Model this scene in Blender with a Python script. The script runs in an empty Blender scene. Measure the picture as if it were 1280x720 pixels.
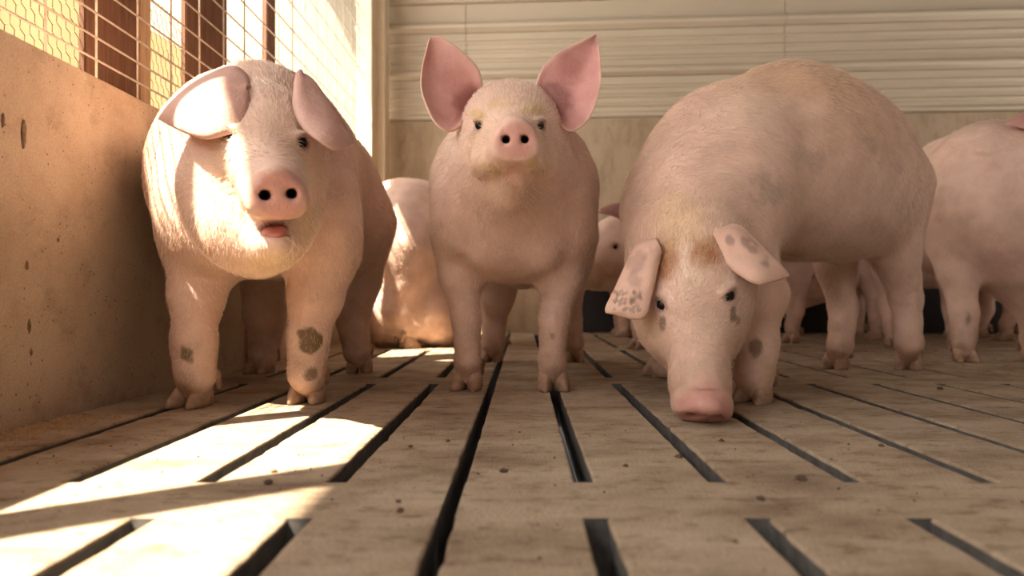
import bpy, bmesh, math, random
import numpy as np
from mathutils import Vector, noise as mnoise

random.seed(7)
rng = np.random.default_rng(7)
scene = bpy.context.scene
COL = scene.collection

# ---------------------------------------------------------------- camera
FPX, CH = 900.0, 0.23                 # focal length in pixels (1280 wide), lens height
VU, VV = 654.0, 368.0                 # vanishing point of the slats
cam_d = bpy.data.cameras.new('camera')
cam_d.sensor_width = 36.0
cam_d.lens = FPX / 1280 * 36
cam_d.shift_x = -(VU - 640) / 1280
cam_d.shift_y = (VV - 360) / 1280
cam_d.clip_start = 0.01
cam_d.dof.use_dof = True
cam_d.dof.focus_distance = 1.45
cam_d.dof.aperture_fstop = 3.2
cam = bpy.data.objects.new('camera', cam_d)
cam.location = (0, 0, CH)
cam.rotation_euler = (math.pi / 2, 0, 0)
COL.objects.link(cam)
scene.camera = cam

# ---------------------------------------------------------------- world, sun, exposure
wd = bpy.data.worlds.new('sky')
scene.world = wd
wd.use_nodes = True
bg = wd.node_tree.nodes['Background']
bg.inputs['Color'].default_value = (1.0, 0.945, 0.87, 1)
bg.inputs['Strength'].default_value = 3.9
SUN_DIR = Vector((0.474, 0.356, -1.0)).normalized()
sun_d = bpy.data.lights.new('sun', 'SUN')
sun_d.energy = 21.0
sun_d.angle = math.radians(0.8)
sun_d.color = (1.0, 0.86, 0.64)
sun = bpy.data.objects.new('sun', sun_d)
sun.rotation_euler = SUN_DIR.to_track_quat('-Z', 'Y').to_euler()
sun.location = (-3, -2, 5)
COL.objects.link(sun)
vs = scene.view_settings
vs.view_transform = 'Standard'
vs.look = 'None'
vs.exposure = 0.44
vs.gamma = 1.0
vs.use_curve_mapping = False


# ---------------------------------------------------------------- helpers
def P(u, v, Y):
    """world point that lies at depth Y on the sight line through photo pixel (u, v)"""
    return np.array([(u - VU) / FPX * Y, Y, CH + (VV - v) / FPX * Y])


def G(u, v):
    """floor point seen at photo pixel (u, v)"""
    Y = FPX * CH / (v - VV)
    return np.array([(u - VU) / FPX * Y, Y, 0.0])


def nrm(a):
    a = np.asarray(a, float)
    return a / np.linalg.norm(a)


def tag(o, label=None, cat=None, group=None, kind=None):
    if label: o['label'] = label
    if cat: o['category'] = cat
    if group: o['group'] = group
    if kind: o['kind'] = kind
    return o


def link(name, me, mat=None, parent=None, loc=None):
    o = bpy.data.objects.new(name, me)
    COL.objects.link(o)
    if mat is not None and me is not None and not me.materials:
        me.materials.append(mat)
    if parent is not None:
        o.parent = parent
    if loc is not None:
        o.location = loc
    return o


def empty(name, loc=(0, 0, 0)):
    o = bpy.data.objects.new(name, None)
    o.empty_display_size = 0.1
    COL.objects.link(o)
    o.location = loc
    return o


def mesh(name, verts, faces, smooth=False):
    me = bpy.data.meshes.new(name)
    me.from_pydata([tuple(v) for v in verts], [], [tuple(f) for f in faces])
    me.update()
    if smooth:
        me.polygons.foreach_set('use_smooth', np.ones(len(me.polygons), bool))
    return me


def fast_mesh(name, verts, quads):
    me = bpy.data.meshes.new(name)
    n, m = len(verts), len(quads)
    me.vertices.add(n)
    me.vertices.foreach_set('co', np.asarray(verts, np.float32).ravel())
    me.loops.add(4 * m)
    me.loops.foreach_set('vertex_index', np.asarray(quads, np.int32).ravel())
    me.polygons.add(m)
    me.polygons.foreach_set('loop_start', np.arange(0, 4 * m, 4, dtype=np.int32))
    me.update(calc_edges=True)
    me.validate()
    me.polygons.foreach_set('use_smooth', np.ones(len(me.polygons), bool))
    return me


def box_bm(bm, x0, x1, y0, y1, z0, z1):
    v = [bm.verts.new(p) for p in ((x0, y0, z0), (x1, y0, z0), (x1, y1, z0), (x0, y1, z0),
                                   (x0, y0, z1), (x1, y0, z1), (x1, y1, z1), (x0, y1, z1))]
    for f in ((3, 2, 1, 0), (4, 5, 6, 7), (0, 1, 5, 4), (1, 2, 6, 5), (2, 3, 7, 6), (3, 0, 4, 7)):
        bm.faces.new([v[i] for i in f])


def box(name, x0, x1, y0, y1, z0, z1, mat, parent=None, bevel=0.0):
    bm = bmesh.new()
    box_bm(bm, x0, x1, y0, y1, z0, z1)
    if bevel:
        bmesh.ops.bevel(bm, geom=list(bm.edges), offset=bevel, segments=2, affect='EDGES')
    me = bpy.data.meshes.new(name)
    bm.to_mesh(me)
    bm.free()
    return link(name, me, mat, parent)


# ---------------------------------------------------------------- materials
def new_mat(name):
    m = bpy.data.materials.new(name)
    m.use_nodes = True
    nt = m.node_tree
    b = nt.nodes['Principled BSDF']
    return m, nt, b


def nd(nt, t, **kw):
    n = nt.nodes.new(t)
    for k, v in kw.items():
        if k.startswith('i_'):
            n.inputs[k[2:].replace('_', ' ')].default_value = v
        else:
            setattr(n, k, v)
    return n


def ramp(nt, src, stops):
    r = nt.nodes.new('ShaderNodeValToRGB')
    el = r.color_ramp.elements
    while len(el) < len(stops):
        el.new(0.5)
    for e, (p, c) in zip(el, stops):
        e.position = p
        e.color = (*c, 1) if len(c) == 3 else c
    nt.links.new(src, r.inputs['Fac'])
    return r


def concrete(name, base, dark, light, stretch=(1, 1, 1), rough=0.85, bump=0.25, scale=6.0, stain=0.6, pits=0.0):
    m, nt, b = new_mat(name)
    L = nt.links.new
    geo = nd(nt, 'ShaderNodeNewGeometry')
    mp = nd(nt, 'ShaderNodeMapping')
    mp.inputs['Scale'].default_value = stretch
    L(geo.outputs['Position'], mp.inputs['Vector'])
    n1 = nd(nt, 'ShaderNodeTexNoise', i_Scale=scale, i_Detail=8.0, i_Roughness=0.62)
    L(mp.outputs['Vector'], n1.inputs['Vector'])
    r1 = ramp(nt, n1.outputs['Fac'], [(0.3, dark), (0.5, base), (0.72, light)])
    n2 = nd(nt, 'ShaderNodeTexNoise', i_Scale=scale * 4.5, i_Detail=6.0, i_Roughness=0.7)
    L(mp.outputs['Vector'], n2.inputs['Vector'])
    r2 = ramp(nt, n2.outputs['Fac'], [(0.34, (0.42, 0.36, 0.30)), (0.47, (1, 1, 1))])
    mx = nd(nt, 'ShaderNodeMix', data_type='RGBA', blend_type='MULTIPLY')
    mx.inputs['Factor'].default_value = stain
    L(r1.outputs['Color'], mx.inputs['A'])
    L(r2.outputs['Color'], mx.inputs['B'])
    n3 = nd(nt, 'ShaderNodeTexNoise', i_Scale=230.0, i_Detail=3.0, i_Roughness=0.6)
    L(geo.outputs['Position'], n3.inputs['Vector'])
    r3 = ramp(nt, n3.outputs['Fac'], [(0.3, (0.8, 0.78, 0.76)), (0.62, (1.06, 1.05, 1.04))])
    mx2 = nd(nt, 'ShaderNodeMix', data_type='RGBA', blend_type='MULTIPLY')
    mx2.inputs['Factor'].default_value = 0.8
    L(mx.outputs['Result'], mx2.inputs['A'])
    L(r3.outputs['Color'], mx2.inputs['B'])
    out = mx2.outputs['Result']
    if pits:
        vo = nd(nt, 'ShaderNodeTexVoronoi', i_Scale=55.0, i_Randomness=1.0)
        L(geo.outputs['Position'], vo.inputs['Vector'])
        nz = nd(nt, 'ShaderNodeTexNoise', i_Scale=9.0, i_Detail=2.0)
        L(geo.outputs['Position'], nz.inputs['Vector'])
        lt = nd(nt, 'ShaderNodeMath', operation='MULTIPLY')
        L(nz.outputs['Fac'], lt.inputs[0])
        lt.inputs[1].default_value = 0.22
        cmp_ = nd(nt, 'ShaderNodeMath', operation='LESS_THAN')
        L(vo.outputs['Distance'], cmp_.inputs[0])
        L(lt.outputs[0], cmp_.inputs[1])
        sc = nd(nt, 'ShaderNodeMath', operation='MULTIPLY')
        L(cmp_.outputs[0], sc.inputs[0])
        sc.inputs[1].default_value = pits
        mx3 = nd(nt, 'ShaderNodeMix', data_type='RGBA')
        L(sc.outputs[0], mx3.inputs['Factor'])
        L(out, mx3.inputs['A'])
        mx3.inputs['B'].default_value = (0.16, 0.10, 0.06, 1)
        out = mx3.outputs['Result']
    L(out, b.inputs['Base Color'])
    b.inputs['Roughness'].default_value = rough
    bp = nd(nt, 'ShaderNodeBump', i_Strength=bump, i_Distance=0.01)
    ad = nd(nt, 'ShaderNodeMath', operation='ADD')
    L(n2.outputs['Fac'], ad.inputs[0])
    L(n3.outputs['Fac'], ad.inputs[1])
    L(ad.outputs[0], bp.inputs['Height'])
    L(bp.outputs['Normal'], b.inputs['Normal'])
    return m


def plain(name, col, rough=0.7, var=0.15, scale=12.0, stretch=(1, 1, 1), metallic=0.0, bump=0.1):
    m, nt, b = new_mat(name)
    L = nt.links.new
    geo = nd(nt, 'ShaderNodeNewGeometry')
    mp = nd(nt, 'ShaderNodeMapping')
    mp.inputs['Scale'].default_value = stretch
    L(geo.outputs['Position'], mp.inputs['Vector'])
    n = nd(nt, 'ShaderNodeTexNoise', i_Scale=scale, i_Detail=6.0, i_Roughness=0.6)
    L(mp.outputs['Vector'], n.inputs['Vector'])
    lo = tuple(c * (1 - var) for c in col)
    hi = tuple(min(1, c * (1 + var)) for c in col)
    r = ramp(nt, n.outputs['Fac'], [(0.3, lo), (0.7, hi)])
    L(r.outputs['Color'], b.inputs['Base Color'])
    b.inputs['Roughness'].default_value = rough
    b.inputs['Metallic'].default_value = metallic
    if bump:
        bp = nd(nt, 'ShaderNodeBump', i_Strength=bump, i_Distance=0.005)
        L(n.outputs['Fac'], bp.inputs['Height'])
        L(bp.outputs['Normal'], b.inputs['Normal'])
    return m


def skin_mat(name, wet=0.0):
    m, nt, b = new_mat(name)
    L = nt.links.new
    at = nd(nt, 'ShaderNodeAttribute', attribute_name='Col')
    geo = nd(nt, 'ShaderNodeNewGeometry')
    n1 = nd(nt, 'ShaderNodeTexNoise', i_Scale=14.0, i_Detail=5.0, i_Roughness=0.6)
    L(geo.outputs['Position'], n1.inputs['Vector'])
    r1 = ramp(nt, n1.outputs['Fac'], [(0.28, (0.80, 0.72, 0.70)), (0.66, (1.06, 1.05, 1.04))])
    mx = nd(nt, 'ShaderNodeMix', data_type='RGBA', blend_type='MULTIPLY')
    mx.inputs['Factor'].default_value = 0.8
    L(at.outputs['Color'], mx.inputs['A'])
    L(r1.outputs['Color'], mx.inputs['B'])
    L(mx.outputs['Result'], b.inputs['Base Color'])
    b.inputs['Roughness'].default_value = 0.5 - 0.15 * wet
    b.inputs['Specular IOR Level'].default_value = 0.35
    b.inputs['Subsurface Weight'].default_value = 0.12
    b.inputs['Subsurface Radius'].default_value = (1.0, 0.45, 0.3)
    b.inputs['Subsurface Scale'].default_value = 0.012
    n2 = nd(nt, 'ShaderNodeTexNoise', i_Scale=120.0, i_Detail=4.0, i_Roughness=0.65)
    L(geo.outputs['Position'], n2.inputs['Vector'])
    n3 = nd(nt, 'ShaderNodeTexNoise', i_Scale=22.0, i_Detail=3.0)
    L(geo.outputs['Position'], n3.inputs['Vector'])
    ad = nd(nt, 'ShaderNodeMath', operation='ADD')
    L(n2.outputs['Fac'], ad.inputs[0])
    L(n3.outputs['Fac'], ad.inputs[1])
    bp = nd(nt, 'ShaderNodeBump', i_Strength=0.35, i_Distance=0.006)
    L(ad.outputs[0], bp.inputs['Height'])
    L(bp.outputs['Normal'], b.inputs['Normal'])
    return m


M = {}
M['floor'] = concrete('slat_concrete', (0.41, 0.315, 0.225), (0.21, 0.145, 0.095), (0.52, 0.42, 0.315), stretch=(0.7, 1.2, 1),
                      bump=0.4, scale=7.0, stain=0.8)
M['slot_side'] = plain('slot_grime_and_shade', (0.105, 0.095, 0.088), 0.8, 0.4, 40.0, bump=0.3)  # grime, darkened further to deepen the shade inside the slots
M['wall'] = concrete('wall_concrete', (0.49, 0.385, 0.29), (0.37, 0.27, 0.19), (0.57, 0.46, 0.355), bump=0.25, scale=3.0,
                     stain=0.3, pits=0.8)
M['wall_back'] = concrete('back_wall_concrete', (0.43, 0.32, 0.21), (0.30, 0.21, 0.13), (0.48, 0.37, 0.26), stretch=(1.5, 1.5, 0.5),
                          bump=0.15, scale=3.0, stain=0.4)
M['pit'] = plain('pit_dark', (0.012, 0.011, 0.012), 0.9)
M['siding'] = plain('cream_metal', (0.54, 0.45, 0.33), 0.5, 0.05, 2.0, (0.8, 1, 2), bump=0.0)
M['cream'] = plain('cream_paint', (0.80, 0.68, 0.50), 0.6, 0.08, 6.0)
M['outside'] = plain('outside_cream', (0.255, 0.22, 0.16), 0.7, 0.06, 5.0)
M['base_shade'] = plain('painted_shade_black', (0.022, 0.018, 0.020), 0.8, 0.3, 8.0)  # near-black colour that paints in shade at the wall foot
M['wood'] = plain('brown_wood', (0.17, 0.075, 0.04), 0.8, 0.35, 10.0, (12, 12, 0.8), bump=0.4)
M['wood_pale'] = plain('pale_wood', (0.55, 0.36, 0.22), 0.8, 0.2, 10.0, (12, 12, 0.8), bump=0.3)
M['rod'] = plain('galvanised_rod', (0.60, 0.50, 0.42), 0.45, 0.25, 40.0, metallic=0.3, bump=0.05)
M['netting'] = plain('netting_wire', (0.30, 0.22, 0.14), 0.6, 0.2, 40.0, metallic=0.3, bump=0.0)
M['roof'] = plain('roof_boards', (0.14, 0.105, 0.075), 0.8, 0.15, 4.0)
M['wall_dark'] = concrete('low_bounce_concrete', (0.20, 0.16, 0.12), (0.12, 0.09, 0.06), (0.26, 0.21, 0.16), scale=3.0)  # darkened so the added unseen walls bounce less light
M['clod'] = plain('dung_clod', (0.11, 0.07, 0.045), 0.9, 0.4, 60.0, bump=0.5)
M['smear'] = plain('dried_dung', (0.20, 0.13, 0.08), 0.9, 0.4, 90.0, bump=0.5)
M['crumb'] = plain('feed_crumbs', (0.42, 0.27, 0.14), 0.9, 0.4, 200.0, bump=0.0)
M['skin'] = skin_mat('pig_skin')
M['ear'] = skin_mat('pig_ear_skin')
M['hoof'] = plain('hoof_horn', (0.36, 0.22, 0.145), 0.6, 0.4, 50.0, bump=0.3)
_nt = M['hoof'].node_tree
_tc = nd(_nt, 'ShaderNodeTexCoord')
_sx = nd(_nt, 'ShaderNodeSeparateXYZ')
_nt.links.new(_tc.outputs['Object'], _sx.inputs[0])
_mr = nd(_nt, 'ShaderNodeMapRange')
_mr.inputs['From Min'].default_value = 0.018
_mr.inputs['From Max'].default_value = 0.045
_nt.links.new(_sx.outputs['Z'], _mr.inputs['Value'])
_bs = _nt.nodes['Principled BSDF']
_src = _bs.inputs['Base Color'].links[0].from_socket
_mx = nd(_nt, 'ShaderNodeMix', data_type='RGBA')
_nt.links.new(_mr.outputs[0], _mx.inputs['Factor'])
_nt.links.new(_src, _mx.inputs['A'])
_mx.inputs['B'].default_value = (0.55, 0.37, 0.28, 1)
_nt.links.new(_mx.outputs['Result'], _bs.inputs['Base Color'])
M['eye'] = plain('eye_dark', (0.012, 0.008, 0.007), 0.22, 0.1, 30.0, bump=0.0)
M['eye'].node_tree.nodes['Principled BSDF'].inputs['Specular IOR Level'].default_value = 0.2
M['tongue'] = plain('tongue', (0.55, 0.20, 0.17), 0.35, 0.2, 60.0, bump=0.2)


def hair_mat(name, col):
    m, nt, b = new_mat(name)
    at = nd(nt, 'ShaderNodeAttribute', attribute_name='Col')
    nt.links.new(at.outputs['Color'], b.inputs['Base Color'])
    b.inputs['Roughness'].default_value = 0.45
    b.inputs['Specular IOR Level'].default_value = 0.4
    return m


M['hair'] = hair_mat('pale_bristle', (0.93, 0.78, 0.62))

# curtain: thin woven sheet that lets light through
m, nt, b = new_mat('curtain_sheet')
tr = nd(nt, 'ShaderNodeBsdfTranslucent')
tr.inputs['Color'].default_value = (0.25, 0.19, 0.10, 1)
df = nd(nt, 'ShaderNodeBsdfDiffuse')
df.inputs['Color'].default_value = (0.22, 0.165, 0.09, 1)
ms = nd(nt, 'ShaderNodeMixShader')
ms.inputs['Fac'].default_value = 0.35
nt.links.new(tr.outputs[0], ms.inputs[1])
nt.links.new(df.outputs[0], ms.inputs[2])
nt.links.new(ms.outputs[0], nt.nodes['Material Output'].inputs['Surface'])
M['curtain'] = m

# ================================================================ SETTING
WX = -0.87            # inner face of the left concrete wall
WT = 0.675            # its top
# ---- floor: concrete panels with slots; every slat between two slots is its own piece
ROW0, SLOT_L, PERIOD = 0.88, 0.97, 1.11
FT = 0.11             # slab depth
PITCH = 0.72 * CH
SLOT = 0.024
left_slots = [x * CH for x in (-5.95, -5.24, -4.53, -3.82, -3.12, -2.42, -1.70, -1.00)]
JOINT = (-0.345 * CH - 0.009, -0.345 * CH + 0.009)
right_slots = [(0.325 + 0.722 * k) * CH for k in range(9)]
J2 = (right_slots[-1] + 0.135, right_slots[-1] + 0.153)
far_slots = [J2[1] + 0.135 + PITCH * k for k in range(12)]
J3 = far_slots[-1] + 0.14
panels = [(-1.50, left_slots, JOINT[0]), (JOINT[1], right_slots, J2[0]), (J2[1], far_slots, J3)]
rows = list(range(-2, 4))


def slat_mesh(w, length, seed):
    """concrete beam, worn top edges, sides drawn in towards the bottom; origin at near end, centre of the top"""
    r = random.Random(seed)
    n = 44
    prof = [(-w / 2 + 0.010, -FT), (-w / 2 + 0.004, -0.05), (-w / 2, -0.004), (-w / 2 + 0.0008, -0.0012), (-w / 2 + 0.003, 0),
            (w / 2 - 0.003, 0), (w / 2 - 0.0008, -0.0012), (w / 2, -0.004), (w / 2 - 0.004, -0.05), (w / 2 - 0.010, -FT)]
    vs_, fs = [], []
    a, b_ = r.uniform(0, 99), r.uniform(0, 99)
    k = len(prof)
    for i in range(n + 1):
        y = length * i / n
        end = min(1.0, min(i, n - i) / 2.0)
        for j, (x, z) in enumerate(prof):
            sgn = -1 if j < 5 else 1
            if 1 < j < 8:
                q = mnoise.noise(Vector((a if sgn < 0 else b_, y * 26, 0))) + 0.6 * mnoise.noise(Vector((a * 2 if sgn < 0 else b_ * 2, y * 90, 3)))
                chip = max(0.0, -q - 0.35) * 0.006
                dx = sgn * (q * 0.0016 - chip * 0.6) * end
                dz = -(chip if j in (3, 6) else chip * 0.5 if j in (4, 5) else 0) * end
                vs_.append((x + dx, y, z + dz))
            else:
                vs_.append((x, y, z))
    for i in range(n):
        for j in range(k):
            j2 = (j + 1) % k
            fs.append((i * k + j, i * k + j2, (i + 1) * k + j2, (i + 1) * k + j))
    fs.append(tuple(range(k))[::-1])
    fs.append(tuple(n * k + j for j in range(k)))
    fs = [f[::-1] for f in fs]
    me = mesh('slat', vs_, fs)
    me.materials.append(M['floor'])
    me.materials.append(M['slot_side'])
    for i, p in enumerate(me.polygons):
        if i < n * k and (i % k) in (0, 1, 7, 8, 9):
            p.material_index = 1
    return me


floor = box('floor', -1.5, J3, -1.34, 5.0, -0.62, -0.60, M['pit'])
tag(floor, 'tan concrete slatted pen floor over a dark pit', kind='structure')
slat_cache = {}
ns = 0
for ri in rows:
    y0 = ROW0 + PERIOD * ri
    for (xa, slots, xb) in panels:
        edges = [xa] + [e for s in slots for e in (s - SLOT / 2, s + SLOT / 2)] + [xb]
        for i in range(0, len(edges), 2):
            w = round(edges[i + 1] - edges[i], 4)
            key = (w, ns % 3)
            ns += 1
            if key not in slat_cache:
                slat_cache[key] = slat_mesh(w, SLOT_L, ns)
            link('slat', slat_cache[key], M['floor'], floor, ((edges[i] + edges[i + 1]) / 2, y0, 0))
        # solid end beams that tie the slats together; a hairline joint separates neighbouring panels
        for (ya, yb) in ((y0 - 0.07 + 0.0006, y0), (y0 + SLOT_L, y0 + SLOT_L + 0.07 - 0.0006)):
            eb = box('end_beam', xa, xb, ya, yb, -FT, 0, M['floor'], floor)
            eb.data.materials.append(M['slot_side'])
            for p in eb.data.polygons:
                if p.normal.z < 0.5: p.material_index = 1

# ---- left wall
wl = box('wall_left', WX - 0.16, WX, -1.3, 4.4, -0.05, WT, M['wall'], bevel=0.006)
tag(wl, 'low tan concrete wall along the left side of the pen', kind='structure')
pil = box('wall_pilaster', WX - 0.02, WX + 0.025, 2.25, 2.42, 0.0, WT, M['wall'], wl, bevel=0.006)

def smear(u, v, w, h, seed):
    Y = -WX * FPX / (VU - u)
    bm = bmesh.new()
    bmesh.ops.create_icosphere(bm, subdivisions=3, radius=1.0)
    for q in bm.verts:
        n = mnoise.noise(q.co * 2.2 + Vector((seed * 5.3, 0, 0))) + 0.5 * mnoise.noise(q.co * 6 + Vector((seed, 2, 0)))
        q.co = Vector((q.co.x * 0.0035, q.co.y * w * (1 + 0.6 * n), q.co.z * h * (1 + 0.5 * n)))
    me = bpy.data.meshes.new('dirt_smear')
    bm.to_mesh(me)
    bm.free()
    link('dirt_smear', me, M['smear'], wl, (WX + 0.0005, Y, CH + (VV - v) / FPX * Y))
for i, a in enumerate(((29, 168, .0055, .024), (33, 332, .003, .007), (36, 408, .003, .012), (38, 440, .002, .006), (3, 150, .003, .012), (72, 300, .002, .004))):
    smear(*a, i)

# ---- back wall, right end a little nearer
def by(x): return 4.36 - 0.07 * x
def quadwall(name, z0, z1, x0, x1, th, mat, parent=None, off=0.0):
    vs_ = []
    for z in (z0, z1):
        for (x, d) in ((x0, 0), (x1, 0), (x1, th), (x0, th)):
            vs_.append((x, by(x) + off + d, z))
    fs = [(0, 1, 5, 4), (1, 2, 6, 5), (2, 3, 7, 6), (3, 0, 4, 7), (4, 5, 6, 7), (3, 2, 1, 0)]
    return link(name, mesh(name, vs_, fs), mat, parent)
BT = 1.285
wb = quadwall('wall_back', -0.05, BT, -1.03, 5.0, 0.16, M['wall_back'])
tag(wb, 'back wall of tan concrete below cream ribbed metal siding', kind='structure')

def siding(x0, x1, z0, z1, ribs, parent, mat):
    """one sheet: profile over z with rounded ribs, extruded along x"""
    zs = [z0]
    prof = []
    z = z0
    pts = [(z0, 0.0)]
    for rz, rh, rw in ribs:
        if rz - rw < z0 or rz + rw > z1: continue
        pts += [(rz - rw, 0.0), (rz - rw * 0.5, -rh * 0.85), (rz, -rh), (rz + rw * 0.5, -rh * 0.85), (rz + rw, 0.0)]
    pts.append((z1, 0.0))
    vs_, fs = [], []
    for (z, d) in pts:
        for x in (x0, x1):
            vs_.append((x, by(x) + 0.03 + d, z))
    for i in range(len(pts) - 1):
        fs.append((2 * i, 2 * i + 1, 2 * i + 3, 2 * i + 2))
    n = len(vs_)
    for (z, d) in pts:
        for x in (x0, x1):
            vs_.append((x, by(x) + 0.04 + d, z))
    for i in range(len(pts) - 1):
        fs.append((n + 2 * i, n + 2 * i + 2, n + 2 * i + 3, n + 2 * i + 1))
    m_ = len(pts) - 1
    fs += [(0, n, n + 1, 1), (2 * m_, 2 * m_ + 1, n + 2 * m_ + 1, n + 2 * m_)]
    for i in range(m_):
        fs += [(2 * i, 2 * i + 2, n + 2 * i + 2, n + 2 * i), (2 * i + 1, n + 2 * i + 1, n + 2 * i + 3, 2 * i + 3)]
    return link('siding_sheet', mesh('siding_sheet', vs_, fs), mat, parent)

quadwall('siding_backing', BT, 2.2, -1.03, 5.0, 0.05, M['wood_pale'], wb, 0.06)
xs = [-1.03, -0.35, 1.55, 3.3, 5.0]
lap = 1.545
for i in range(4):
    ribs = [(1.315, .022, .022), (1.375, .016, .014), (1.43, .016, .014), (1.485, .016, .014)]
    siding(xs[i] + 0.002, xs[i + 1] - 0.002, BT - 0.005, lap, ribs, wb, M['siding'])
    ribs = [(1.578, .040, .030), (1.655, .016, .014), (1.71, .016, .014), (1.765, .016, .014)]
    s = siding(xs[i] + 0.002, xs[i + 1] - 0.002, lap + 0.003, 1.825, ribs, wb, M['siding'])
    s.location.y = -0.010
    ribs = [(1.862, .040, .030)]
    s = siding(xs[i] + 0.002, xs[i + 1] - 0.002, 1.828, 2.0, ribs, wb, M['siding'])
    s.location.y = -0.020
quadwall('base_shade_strip', 0.005, 0.36, 0.15, 4.98, 0.02, M['base_shade'], wb, -0.022)  # dark strip standing in for the shade behind the far pigs
quadwall('fascia_board', 2.003, 2.2, -1.03, 5.0, 0.03, M['siding'], wb, -0.02)

# corner post and its trim boards where left side and back wall meet
cp = box('trim_1', -0.93, -0.845, 4.02, 4.38, 0.0, 2.2, M['cream'], bevel=0.004)
tag(cp, 'cream painted corner post between wire mesh and back wall', kind='structure')
box('trim_board', -0.85, -0.80, 4.16, 4.30, 0.0, 2.2, M['cream'], cp, bevel=0.004)
# neighbouring cream wall outside, beyond the mesh
wo = box('wall_outside', -9.0, -1.06, 4.55, 4.70, -0.3, 6.0, M['outside'])
tag(wo, 'sunlit cream wall outside, seen through the wire mesh', kind='structure')
# roof with its eave over the left side
cl = box('ceiling', -1.285, 5.2, -1.6, 5.2, 2.2, 2.28, M['roof'])
tag(cl, 'board roof over the pen with an eave on the left', kind='structure')

wr = box('right_light_blocker', 5.0, 5.15, -1.6, 4.4, -0.05, 2.2, M['wall_dark'])  # not in view; added so that light arrives mainly from the left
tag(wr, 'unseen wall added on the right to keep light from that side out', kind='structure')

wf = box('front_light_blocker', WX, 5.0, -1.75, -1.6, -0.05, 2.0, M['wall_dark'])  # not in view; added to hold back light from behind the camera
tag(wf, 'unseen wall added behind the camera to cut frontal light', kind='structure')

# ---- wooden posts outside the mesh
def post(y0, y1, label, mat='wood', x0=-0.962, x1=-0.945, z0=WT, z1=2.2):
    o = box('wooden_post', x0, x1, y0, y1, z0, z1, M[mat], bevel=0.004)
    tag(o, label, 'post', 'posts behind the wire mesh')
    return o
post(1.555, 1.765, 'wide dark brown wooden post nearest the camera behind the wire mesh')
post(1.775, 1.83, 'narrow pale wooden batten beside the nearest brown post', 'wood_pale')
post(2.02, 2.30, 'broad dark brown wooden post behind the mesh, just left of the big pig\'s back')
post(2.66, 2.75, 'slim dark brown wooden post behind the mesh nearest the corner')
post(0.33, 0.45, 'dark brown wooden post of the left opening, beside the camera')
post(0.95, 1.04, 'slim brown wooden post of the left opening, before the wide one')

# ---- welded wire panel
rod_r = 0.0025
def rod_mesh(name, length, axis, r, n=8):
    vs_, fs = [], []
    for i in range(2):
        for k in range(n):
            a = 2 * math.pi * k / n
            c, s = r * math.cos(a), r * math.sin(a)
            t = length * i
            vs_.append((c, s, t) if axis == 'z' else (c, t, s))
    for k in range(n):
        k2 = (k + 1) % n
        fs.append((k, k2, n + k2, n + k) if axis == 'z' else (k, n + k, n + k2, k2))
    fs += [tuple(range(n))[::-1], tuple(range(n, 2 * n))]
    return mesh(name, vs_, fs, True)
wp = empty('wire_mesh_fence', (WX - 0.02, 0, WT))
tag(wp, 'welded wire mesh panel standing on the low concrete wall', 'wire mesh')
vme = rod_mesh('upright_rod', 1.25, 'z', rod_r)
hme = rod_mesh('cross_rod', 2.9, 'y', rod_r)
y = 1.182
k = 0
while y < 4.0:
    link('upright_rod', vme, M['rod'], wp, (0, y, 0.0))
    y += 0.1595
    k += 1
z = 0.042
step = 0.046
while z < 1.24:
    link('cross_rod', hme, M['rod'], wp, (rod_r * 1.6, 1.10, z))
    z += step
    step = min(0.11, step * 1.10)

# ---- hexagonal wire netting behind the rods
def netting(y0, y1, z0, z1, a, r):
    segs = set()
    hgt = a * 1.9
    rowh = hgt * 0.75
    wid = a * 1.5
    nz = int((z1 - z0) / rowh) + 1
    ny = int((y1 - y0) / wid) + 1
    def kk(p): return (round(p[0], 5), round(p[1], 5))
    for i in range(nz):
        for j in range(ny):
            cy = y0 + (j + 0.5 * (i % 2)) * wid
            cz = z0 + i * rowh
            pts = [(cy, cz + hgt / 2), (cy + wid / 2, cz + hgt / 4), (cy + wid / 2, cz - hgt / 4),
                   (cy, cz - hgt / 2), (cy - wid / 2, cz - hgt / 4), (cy - wid / 2, cz + hgt / 4)]
            for q in range(6):
                p1, p2 = kk(pts[q]), kk(pts[(q + 1) % 6])
                segs.add((min(p1, p2), max(p1, p2)))
    vs_, fs = [], []
    for (p, q) in segs:
        a_ = np.array([0, p[0], p[1]])
        b_ = np.array([0, q[0], q[1]])
        # irregular hand-stretched netting
        for e in (a_, b_):
            o = mnoise.noise_vector(Vector((0, e[1] * 9, e[2] * 9)))
            e += np.array([o.x * 0.004, o.y * 0.005, o.z * 0.005])
        d = nrm(b_ - a_)
        s1 = np.array([1.0, 0, 0])
        s2 = np.cross(d, s1)
        base = len(vs_)
        for c in (a_, b_):
            for t in range(3):
                an = 2 * math.pi * t / 3
                vs_.append(c + r * (math.cos(an) * s1 + math.sin(an) * s2))
        for t in range(3):
            t2 = (t + 1) % 3
            fs.append((base + t, base + t2, base + 3 + t2, base + 3 + t))
    return mesh('wire_netting', vs_, fs)
nt_o = link('wire_netting', netting(1.12, 2.45, WT + 0.012, 1.02, 0.0185, 0.0011), M['netting'], None, (-0.995, 0, 0))
tag(nt_o, 'hexagonal wire netting stretched behind the welded mesh and posts', 'wire netting')

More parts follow.
